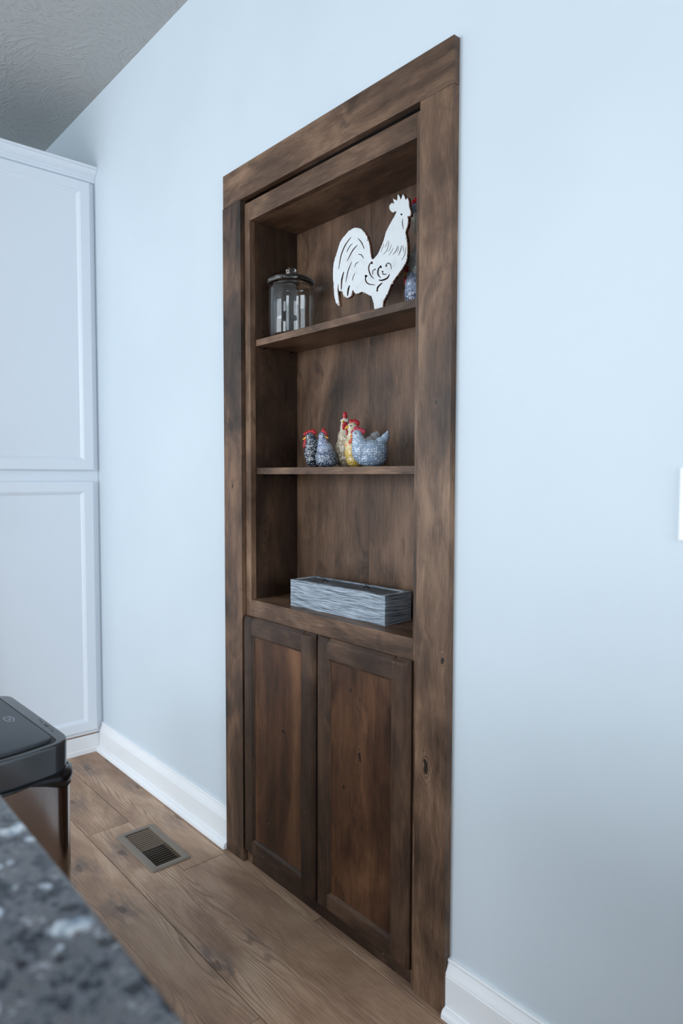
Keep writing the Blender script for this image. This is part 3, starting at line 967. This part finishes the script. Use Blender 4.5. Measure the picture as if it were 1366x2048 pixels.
sharp_i = {0, 1, 20, 21, 27, 29, 30, 39, 41, 67, 73, 74, 76, 77, 79, 80, 82, 83}
SL = [([(390, 665), (320, 760), (265, 890), (232, 1070)], 12, None), ([(408, 745), (365, 790), (333, 860)], 9, None), ([(470, 765), (410, 830), (335, 970)], 11, None), ([(470, 680), (520, 740), (552, 820)], 11, None),
      ([(475, 880), (515, 890), (545, 935)], 10, None), ([(485, 975), (450, 995), (430, 1045)], 8, None), ([(398, 970), (350, 1090), (320, 1235)], 10, None), ([(438, 1110), (415, 1160), (402, 1210)], 8, None),
      ([(298, 1095), (272, 1200), (265, 1326)], 16, None), ([(370, 1265), (350, 1330), (344, 1404)], 18, None),
      ([(798, 745), (778, 800), (758, 860)], 5, None), ([(845, 712), (822, 770), (806, 800)], 5, None), ([(858, 712), (838, 820), (782, 890)], 6, None), ([(888, 755), (872, 810), (848, 855)], 5, None), ([(912, 800), (890, 850), (855, 895)], 5, None),
      ([(966, 775), (945, 840), (905, 890)], 8, None), ([(976, 775), (974, 820), (962, 865)], 5, None), ([(1016, 772), (1000, 840), (975, 900)], 8, None), ([(1026, 772), (1036, 815), (1036, 860)], 5, None), ([(1064, 790), (1056, 880), (1015, 960)], 7, None),
      ([(1028, 440), (1026, 500), (1038, 575)], 9, None),
      ([(655, 985), (622, 1000), (606, 1060), (630, 1140), (672, 1186)], 14, 18), ([(692, 1068), (660, 1085), (656, 1140)], 10, 13), ([(765, 1032), (728, 1060), (722, 1130), (756, 1176)], 16, 20), ([(778, 1088), (786, 1130), (832, 1128)], 11, 13),
      ([(820, 1036), (838, 994), (878, 1010), (886, 1076)], 10, 12), ([(866, 1128), (836, 1178), (770, 1206), (730, 1200)], 18, None), ([(576, 1140), (566, 1196), (600, 1248), (690, 1262)], 13, 19), ([(710, 1344), (722, 1288), (778, 1236)], 18, 13)]
def R2(u, v):
    # template units -> metres in the rooster's own plane
    U, V = u / 1000.0, v / 1000.0
    q = 0.13572 * U - 0.00594 * V + 1.0
    return ((0.39539 * U - 0.00196 * V + 0.37767) / q - 0.5555, (0.16341 * U - 0.22607 * V + 1.99124) / q - 1.6059)
def rooster():
    rt = random.Random(11)
    root = thing('rooster_cutout', 'white painted rooster cut-out with chipped rusty edges and scroll slits', 'rooster ornament', (0.5555, 0.078, SH1 + 0.0004))
    cu = bpy.data.curves.new('rooster', 'CURVE')
    cu.dimensions = '2D'
    cu.fill_mode = 'BOTH'
    cu.extrude = 0.0038
    cu.bevel_depth = 0.0011
    cu.bevel_resolution = 0
    cu.offset = -0.0011
    def spl(poly):
        s = cu.splines.new('POLY')
        s.points.add(len(poly) - 1)
        for q, p in zip(s.points, poly):
            q.co = (p[0], p[1], 0, 1)
        s.use_cyclic_u = True
    # outline : rounded spans between sharp tips, plus a little tearing
    n = len(OUT)
    poly = []
    for i in range(n):
        P0, P1, P2, P3 = OUT[i - 1], OUT[i], OUT[(i + 1) % n], OUT[(i + 2) % n]
        if i in sharp_i:
            P0 = P1
        if (i + 1) % n in sharp_i:
            P3 = P2
        for k in range(5):
            u = k / 5
            q = []
            for d in (0, 1):
                a, b, c, e = P0[d], P1[d], P2[d], P3[d]
                q.append(0.5 * (2 * b + (c - a) * u + (2 * a - 5 * b + 4 * c - e) * u * u + (3 * b - a - 3 * c + e) * u ** 3))
            j = 3.2 if 21 < i < 60 else 1.6
            poly.append(R2(q[0] + rt.uniform(-j, j), q[1] + rt.uniform(-j, j)))
    spl(poly)
    tmp = bpy.data.objects.new('tmp', cu)
    C.objects.link(tmp)
    dg = bpy.context.evaluated_depsgraph_get()
    me = bpy.data.meshes.new_from_object(tmp.evaluated_get(dg))
    bpy.data.objects.remove(tmp)
    bpy.data.curves.remove(cu)
    bm = bmesh.new()
    bm.from_mesh(me)
    bmesh.ops.remove_doubles(bm, verts=bm.verts[:], dist=1e-6)
    bmesh.ops.recalc_face_normals(bm, faces=bm.faces[:])
    bm.to_mesh(me)
    bm.free()
    # the scroll slits and the eye are really cut through the plate
    bm = bmesh.new()
    cuts = [stroke(pts, wd * 1.15, hd) for pts, wd, hd in SL] + [[(1013 + 12 * math.cos(k * math.pi / 8), 388 + 12 * math.sin(k * math.pi / 8)) for k in range(16)]]
    for poly_c in cuts:
        q = [R2(*p) for p in poly_c]
        lo = [bm.verts.new((x, z, -0.02)) for x, z in q]
        hi = [bm.verts.new((x, z, 0.02)) for x, z in q]
        m_ = len(q)
        for i in range(m_):
            bm.faces.new((lo[i], lo[(i + 1) % m_], hi[(i + 1) % m_], hi[i]))
        for ring_ in (lo[::-1], hi):
            bm.faces.new(ring_)
    bmesh.ops.triangulate(bm, faces=bm.faces[:])
    bmesh.ops.recalc_face_normals(bm, faces=bm.faces[:])
    cm = bpy.data.meshes.new('cut')
    bm.to_mesh(cm)
    bm.free()
    A_, B_ = bpy.data.objects.new('tmp', me), bpy.data.objects.new('cut', cm)
    C.objects.link(A_)
    C.objects.link(B_)
    bo = A_.modifiers.new('b', 'BOOLEAN')
    bo.operation = 'DIFFERENCE'
    bo.solver = 'EXACT'
    bo.use_self = True
    bo.object = B_
    dg = bpy.context.evaluated_depsgraph_get()
    me2 = bpy.data.meshes.new_from_object(A_.evaluated_get(dg))
    bpy.data.objects.remove(A_)
    bpy.data.objects.remove(B_)
    bpy.data.meshes.remove(me)
    bpy.data.meshes.remove(cm)
    me = me2
    bm = bmesh.new()
    bm.from_mesh(me)
    bpy.data.meshes.remove(me)
    for v in bm.verts:
        v.co = Vector((v.co.x, v.co.z, v.co.y))
    bm.normal_update()
    zmin = min(v.co.z for v in bm.verts)
    for v in bm.verts:
        v.co.z -= zmin
    for f in bm.faces:
        f.material_index = 0 if abs(f.normal.y) > 0.9 else (2 if abs(f.normal.y) > 0.3 else 1)
    o = obj('panel', bm, [M_white, M_rust, M_chip], root)
    # torn rusty lower tips : thin chips of bare metal on the face
    bm = bmesh.new()
    for (u, v, ru, rv) in ((226, 1500, 8, 22), (300, 1402, 11, 14), (392, 1384, 8, 12), (250, 1338, 9, 7), (545, 1364, 16, 7), (450, 1372, 8, 6), (575, 1374, 10, 7), (672, 1498, 8, 10), (786, 1462, 8, 22), (540, 600, 7, 14), (590, 700, 6, 22), (488, 562, 14, 6), (380, 582, 12, 6), (1068, 690, 4, 18), (905, 1238, 8, 14), (820, 1405, 6, 16), (1090, 500, 3, 16), (820, 612, 4, 12)):
        vs = []
        for k in range(11):
            a = 2 * math.pi * k / 11
            rr = rt.uniform(0.6, 1.15)
            x, z = R2(u + ru * rr * math.cos(a), v + rv * rr * math.sin(a))
            vs.append(bm.verts.new((x, -0.0051, z - zmin)))
        bm.faces.new(vs)
    obj('rust_chips', bm, M_chip, root, kind='stuff')
    return root
rooster()

# ------------------------------------------------------------------ hen figurines
def hen_mat(name, ramp_stops, fleck, fscale, fthr, crescent=True, zlo=0.0, zhi=0.1, stretch=(1, 1, 1), rough=0.28):
    t = NT(name)
    p = t.obj()
    sz = t.n('ShaderNodeSeparateXYZ', None, Vector=p)
    f = t.smooth(t.math('ADD', sz.outputs[2], t.math('MULTIPLY', t.noise(p, 60.0, 2), 0.012)), zlo + 0.006, zhi + 0.006)
    col = t.ramp(f, ramp_stops)
    col = t.mix(t.math('MULTIPLY', t.smooth(t.noise(p, 130.0, 3), 0.4, 0.7), 0.35), col, (0.5, 0.5, 0.55, 1), 'OVERLAY')
    v = t.n('ShaderNodeTexVoronoi', None, Vector=t.vmath('MULTIPLY', p, stretch), Scale=fscale, Randomness=0.55)
    fl = t.smooth(v.outputs['Distance'], fthr, fthr * 0.7)
    if crescent:
        v2 = t.n('ShaderNodeTexVoronoi', None, Vector=t.vmath('MULTIPLY', t.vmath('ADD', p, (0.0, 0.0, -0.22 / fscale)), stretch), Scale=fscale, Randomness=0.55)
        fl = t.math('MULTIPLY', fl, t.smooth(v2.outputs['Distance'], fthr * 0.55, fthr * 0.85))
    col = t.mix(fl, col, fleck)
    t.out(Base_Color=col, Roughness=rough, Coat_Weight=0.25)
    t.bump(fl, 0.35, 0.0008)
    return t.m
M_red = plain('comb_red', lin(176, 22, 34), 0.25, bumpscale=500, bs=0.4)
M_pinkred = plain('comb_rose', lin(172, 52, 72), 0.3, bumpscale=500, bs=0.4)
M_beak = plain('beak_yellow', lin(226, 172, 66), 0.35)
M_orange = plain('beak_orange', lin(214, 130, 64), 0.35)
M_eye = plain('eye_black', lin(14, 14, 16), 0.1)
M_eyew = plain('eye_ring_pale', lin(198, 206, 206), 0.4)
CREAM = lin(232, 230, 214)
PALE = lin(226, 234, 240)
HM = {
    'black': hen_mat('hen_black_flecked', [(0, lin(16, 22, 34)), (0.6, lin(24, 32, 44)), (1, lin(62, 70, 84))], PALE, 190, 0.46, True, 0.0, 0.1),
    'navy': hen_mat('hen_navy_laced', [(0, lin(38, 48, 72)), (0.45, lin(66, 78, 106)), (0.65, lin(128, 140, 166)), (1, lin(98, 108, 132))], PALE, 230, 0.46, True, 0.0, 0.09),
    'tan': hen_mat('hen_tan_barred', [(0, lin(152, 132, 106)), (0.6, lin(188, 168, 138)), (1, lin(214, 206, 190))], CREAM, 125, 0.38, False, 0.0, 0.15, (1.9, 1.9, 0.75)),
    'yellow': hen_mat('hen_yellow_cream', [(0.0, lin(176, 142, 20)), (0.28, lin(206, 164, 52)), (0.42, lin(226, 206, 150)), (0.50, lin(212, 140, 52)), (0.56, lin(206, 184, 144)), (1, lin(200, 184, 150))], CREAM, 190, 0.48, True, 0.0, 0.12, (1.2, 1.2, 0.8)),
    'blue': hen_mat('hen_blue_grey', [(0, lin(112, 128, 148)), (0.5, lin(136, 154, 174)), (1, lin(160, 178, 194))], lin(240, 245, 248), 165, 0.40, True, 0.0, 0.1),
    'grey': hen_mat('hen_grey_speckled', [(0, lin(110, 116, 124)), (1, lin(176, 176, 172))], lin(226, 228, 226), 240, 0.40, False, 0.0, 0.15),
    'greytail': hen_mat('hen_grey_tail', [(0, lin(128, 130, 134)), (1, lin(168, 170, 172))], lin(206, 208, 208), 260, 0.35, False, 0.0, 0.1, (1, 1, 0.4)),
}
def fused(name, balls, mat, parent, k, voxel=0.0016, flat=None):
    """one continuous sculpted surface from overlapping ellipsoids"""
    bm = bmesh.new()
    for b in balls:
        rot = Matrix.Rotation(math.radians(b[6]), 4, 'Y') if len(b) > 6 else None
        ellipsoid(bm, (b[0] * k, b[1] * k, b[2] * k), (b[3] * k, b[4] * k, b[5] * k), 24, 14, rot)
    me = bpy.data.meshes.new(name)
    bm.to_mesh(me)
    bm.free()
    tmp = bpy.data.objects.new('tmp', me)
    C.objects.link(tmp)
    m = tmp.modifiers.new('r', 'REMESH')
    m.mode = 'VOXEL'
    m.voxel_size = voxel
    s = tmp.modifiers.new('s', 'SMOOTH')
    s.factor = 0.6
    s.iterations = 7
    dg = bpy.context.evaluated_depsgraph_get()
    out = bpy.data.meshes.new_from_object(tmp.evaluated_get(dg))
    bpy.data.objects.remove(tmp)
    bpy.data.meshes.remove(me)
    if flat is not None:
        for v in out.vertices:
            if v.co.z < flat:
                v.co.z = flat
    out.materials.clear()
    out.materials.append(mat)
    out.polygons.foreach_set('use_smooth', [True] * len(out.polygons))
    o = bpy.data.objects.new(name, out)
    C.objects.link(o)
    o.parent = parent
    return o
def beak(parent, p, d, l, r, mat, k):
    bm = bmesh.new()
    p, d = Vector(p) * k, Vector(d).normalized()
    a = d.orthogonal().normalized()
    b = d.cross(a)
    loops = []
    for f, rr in ((-0.5, 1.0), (0.2, 0.85), (0.65, 0.5), (1.0, 0.12)):
        c = p + d * l * k * f - Vector((0, 0, 1)) * l * k * 0.18 * f * f
        loops.append([c + (a * math.cos(t_) + b * math.sin(t_)) * r * k * rr for t_ in [2 * math.pi * i / 10 for i in range(10)]])
    loft(bm, loops)
    return obj('beak', bm, mat, parent, smooth=True)
def bead(name, parent, lst, mat, k):
    return fused(name, lst, mat, parent, k, 0.0010)
def eye(parent, p, d, r, k, white=True):
    d = Vector(d).normalized()
    bm = bmesh.new()
    q = Vector(p) * k
    ellipsoid(bm, q, (r * k, r * k, r * k), 12, 8)
    e = obj('eye', bm, M_eyew if white else M_eye, parent, smooth=True)
    if white:
        bm = bmesh.new()
        ellipsoid(bm, q + d * r * k * 0.55, (r * k * 0.6, r * k * 0.6, r * k * 0.6), 10, 8)
        obj('pupil', bm, M_eye, e, smooth=True)
    return e
K = 1 / 735.0
HEAD = 0.8486
GRP = 'painted hen figurines on the middle shelf'
# 1 black hen
h = thing('hen_figurine', 'black white-flecked hen figurine at the left end of the hen group', 'hen figurine', (0.317, 0.098, SH2 + 0.0003), HEAD, GRP)
fused('body', [(2, 0, 16, 18, 18, 17), (2, 0, 30, 21, 18, 22), (1, 0, 44, 18, 15, 18), (-3, 0, 56, 12, 11, 13), (-6, 0, 65, 10, 9, 9)], HM['black'], h, K, flat=0.0)
bead('comb', h, [(-17, 0, 70, 3.5, 3, 4), (-12, 0, 73, 4, 3, 4.5), (-6, 0, 75, 4, 3, 5), (0, 0, 76, 4.5, 3, 5.5), (4, 0, 73, 4, 3, 5), (-6, 0, 71, 12, 2.6, 3.5)], M_red, K)
bead('wattle', h, [(-17, 0, 51, 3.4, 3.6, 6), (-18, 0, 45, 2.8, 3, 5), (-15, 0, 57, 3.5, 4, 4)], M_red, K)
beak(h, (-15, 0, 62), (-1, 0, -0.35), 7, 3.2, M_beak, K)
eye(h, (-8, -7.6, 65), (-0.2, -1, 0.1), 2.8, K)
eye(h, (-8, 7.6, 65), (-0.2, 1, 0.1), 2.8, K)
# 2 navy hen
h = thing('hen_figurine', 'navy white-laced hen figurine facing right, second from left in the group', 'hen figurine', (0.4060, 0.072, SH2 + 0.0003), HEAD, GRP)
fused('body', [(2, 0, 12, 23, 20, 13), (0, 0, 20, 22, 19, 18), (-2, 0, 34, 17, 16, 18), (-6, 0, 48, 11, 11, 15), (-8, 0, 62, 7.5, 7.5, 9)], HM['navy'], h, K, flat=0.0)
bead('comb', h, [(-7, 0, 70, 3, 2.6, 6), (-5, 0, 74, 3, 2.6, 5), (-2, 0, 70, 3, 2.6, 5), (1, 0, 66, 2.6, 2.4, 4)], M_red, K)
bead('wattle', h, [(0, -4, 52, 3.4, 3, 5.5), (3, -6, 45, 4.2, 3.2, 3.2), (-2, -2, 56, 3, 3, 4)], M_red, K)
beak(h, (0, -2, 60), (1, -0.25, -0.2), 6, 3.0, M_beak, K)
eye(h, (-6, -6.4, 63), (0.2, -1, 0.1), 3.0, K)
eye(h, (-6, 6.4, 63), (0.2, 1, 0.1), 3.0, K)
# 3 tan hen, tallest
h = thing('hen_figurine', 'tall tan hen figurine with barred feathers standing in the middle of the group', 'hen figurine', (0.4262, 0.130, SH2 + 0.0003), HEAD, GRP)
fused('body', [(0, 0, 18, 23, 18, 19), (0, 0, 36, 24, 20, 30), (-1, 0, 58, 18, 15, 24), (-3, 0, 78, 10.5, 10, 18), (-4, 0, 92, 8, 8, 9)], HM['tan'], h, K, flat=0.0)
bead('comb', h, [(-4, -1, 101, 4.4, 3.4, 6), (-3.5, -1, 107, 4.6, 3.4, 6), (-2, 2, 103, 3.8, 4, 5)], M_red, K)
bead('wattle', h, [(-6, -9, 82, 4.2, 3, 7), (0, -9, 82, 4.2, 3, 7.5), (-3, -9, 88, 5, 3, 4)], M_red, K)
beak(h, (-7, -7, 92), (-0.5, -1, -0.35), 6, 3.2, M_beak, K)
eye(h, (2, -7, 95), (0.4, -1, 0.1), 2.4, K)
eye(h, (-11, -2, 95), (-1, -0.2, 0.1), 2.2, K)
# 4 yellow hen
h = thing('hen_figurine', 'yellow and cream hen figurine between the tan and blue hens', 'hen figurine', (0.4885, 0.100, SH2 + 0.0003), HEAD, GRP)
fused('body', [(5, 0, 14, 20, 19, 15), (2, 0, 28, 20, 19, 24), (-2, 0, 44, 17, 16, 18), (-1, 0, 62, 13.5, 12, 18), (-3, 0, 77, 11, 10, 11)], HM['yellow'], h, K, flat=0.0)
bead('comb', h, [(-5, 0, 88, 5, 3.4, 5.5), (2, 0, 88, 5.5, 3.4, 6), (7, 0, 86, 4.6, 3.2, 5.5), (1, 0, 84, 10, 2.8, 3.5)], M_red, K)
bead('wattle', h, [(-13, -5, 66, 3, 2.6, 4.4), (-14, -4, 70, 3, 2.6, 3)], M_pinkred, K)
beak(h, (-12, -4, 78), (-1, -0.35, -0.25), 7, 3.8, M_beak, K)
eye(h, (-6, -8.6, 80), (-0.3, -1, 0.1), 2.4, K)
eye(h, (-6, 8.6, 80), (-0.3, 1, 0.1), 2.4, K)
fused('tail', [(20, 10, 40, 14, 8, 12), (33, 14, 52, 11, 5, 10), (42, 16, 60, 10, 4, 10), (46, 17, 64, 8, 3.4, 8)], HM['greytail'], h, K)
# 5 blue-grey hen
h = thing('hen_figurine', 'light blue-grey hen figurine with upturned tail at the right end of the group', 'hen figurine', (0.5745, 0.080, SH2 + 0.0003), HEAD, GRP)
fused('body', [(2, 0, 14, 30, 20, 15), (4, 0, 27, 30, 22, 24), (17, 0, 28, 17, 18, 23), (-17, 0, 30, 19, 18, 24), (-23, 0, 46, 13.5, 12, 16), (-26, 0, 60, 10, 9, 9.5), (20, 0, 44, 12, 9, 13), (27, 0, 53, 8, 6, 12, 25), (31, 0, 62, 3.6, 3.2, 7, 20)], HM['blue'], h, K, flat=0.0)
bead('comb', h, [(-34, 0, 65, 4, 3, 3.4), (-29, 0, 70, 4.6, 3.2, 5.2), (-25, 0, 71, 4.6, 3.2, 5.6), (-19, 0, 68, 4, 3, 5), (-14, 0, 66, 4.6, 3, 5.6), (-24, 0, 66, 11, 2.6, 3)], M_pinkred, K)
bead('wattle', h, [(-36, -3, 50, 3.2, 2.8, 4), (-39, -2, 46, 3.4, 2.8, 3.2)], plain('wattle_orange', lin(202, 88, 48), 0.3), K)
beak(h, (-34, -2, 59), (-1, -0.2, -0.25), 6.5, 3.4, M_orange, K)
eye(h, (-29, -7.8, 62), (-0.3, -1, 0.1), 2.4, K)
eye(h, (-29, 7.8, 62), (-0.3, 1, 0.1), 2.4, K)
# hen tower on the top shelf
KT = 1 / 812.0
tw = thing('hen_tower_figurine', 'tower of three stacked painted hens at the right end of the top shelf', 'hen figurine', (0.680, 0.130, SH1 + 0.0003), HEAD)
b1 = fused('bottom_hen', [(2, 0, 16, 24, 20, 18), (2, 0, 36, 25, 21, 26), (-4, 0, 56, 18, 15, 20), (-8, 0, 72, 11, 10, 12)], HM['navy'], tw, KT, flat=0.0)
bead('comb', b1, [(-19, 0, 83, 4.5, 3.2, 4.5), (-15, 0, 87, 4, 3, 4), (-10, 0, 86, 4, 3, 4)], M_red, KT)
bead('wattle', b1, [(-20, -1, 63, 3.4, 3, 7), (-21, -1, 57, 3, 3, 4)], M_red, KT)
beak(b1, (-20, 0, 76), (-1, 0, -0.3), 6, 3.0, M_beak, KT)
eye(b1, (-12, -8.6, 76), (-0.3, -1, 0.1), 2.2, KT)
b2 = fused('middle_hen', [(4, 0, 88, 19, 17, 18), (3, 0, 106, 19.5, 18, 20), (8, 0, 124, 13, 12, 16), (12, 0, 136, 9, 9, 9)], HM['grey'], tw, KT)
bead('comb', b2, [(22, 0, 142, 4, 3, 4), (17, 0, 145, 4, 3, 4)], M_red, KT)
beak(b2, (21, 0, 135), (1, 0, -0.3), 6, 3.0, M_beak, KT)
b3 = fused('top_hen', [(13, 0, 152, 12, 12, 12), (9, 0, 170, 17.5, 16, 20), (5, 0, 186, 13.5, 13, 14), (0, 0, 202, 11, 10, 10)], HM['tan'], tw, KT)
fused('head_feathers', [(0, 0, 204, 11.6, 10.6, 10.6), (2, 0, 196, 12.5, 12, 7)], HM['navy'], b3, KT)
bead('comb', b3, [(-5, 0, 215, 5, 3.4, 5), (0, 0, 219, 5, 3.4, 6), (6, 0, 215, 5, 3.4, 5)], M_red, KT)
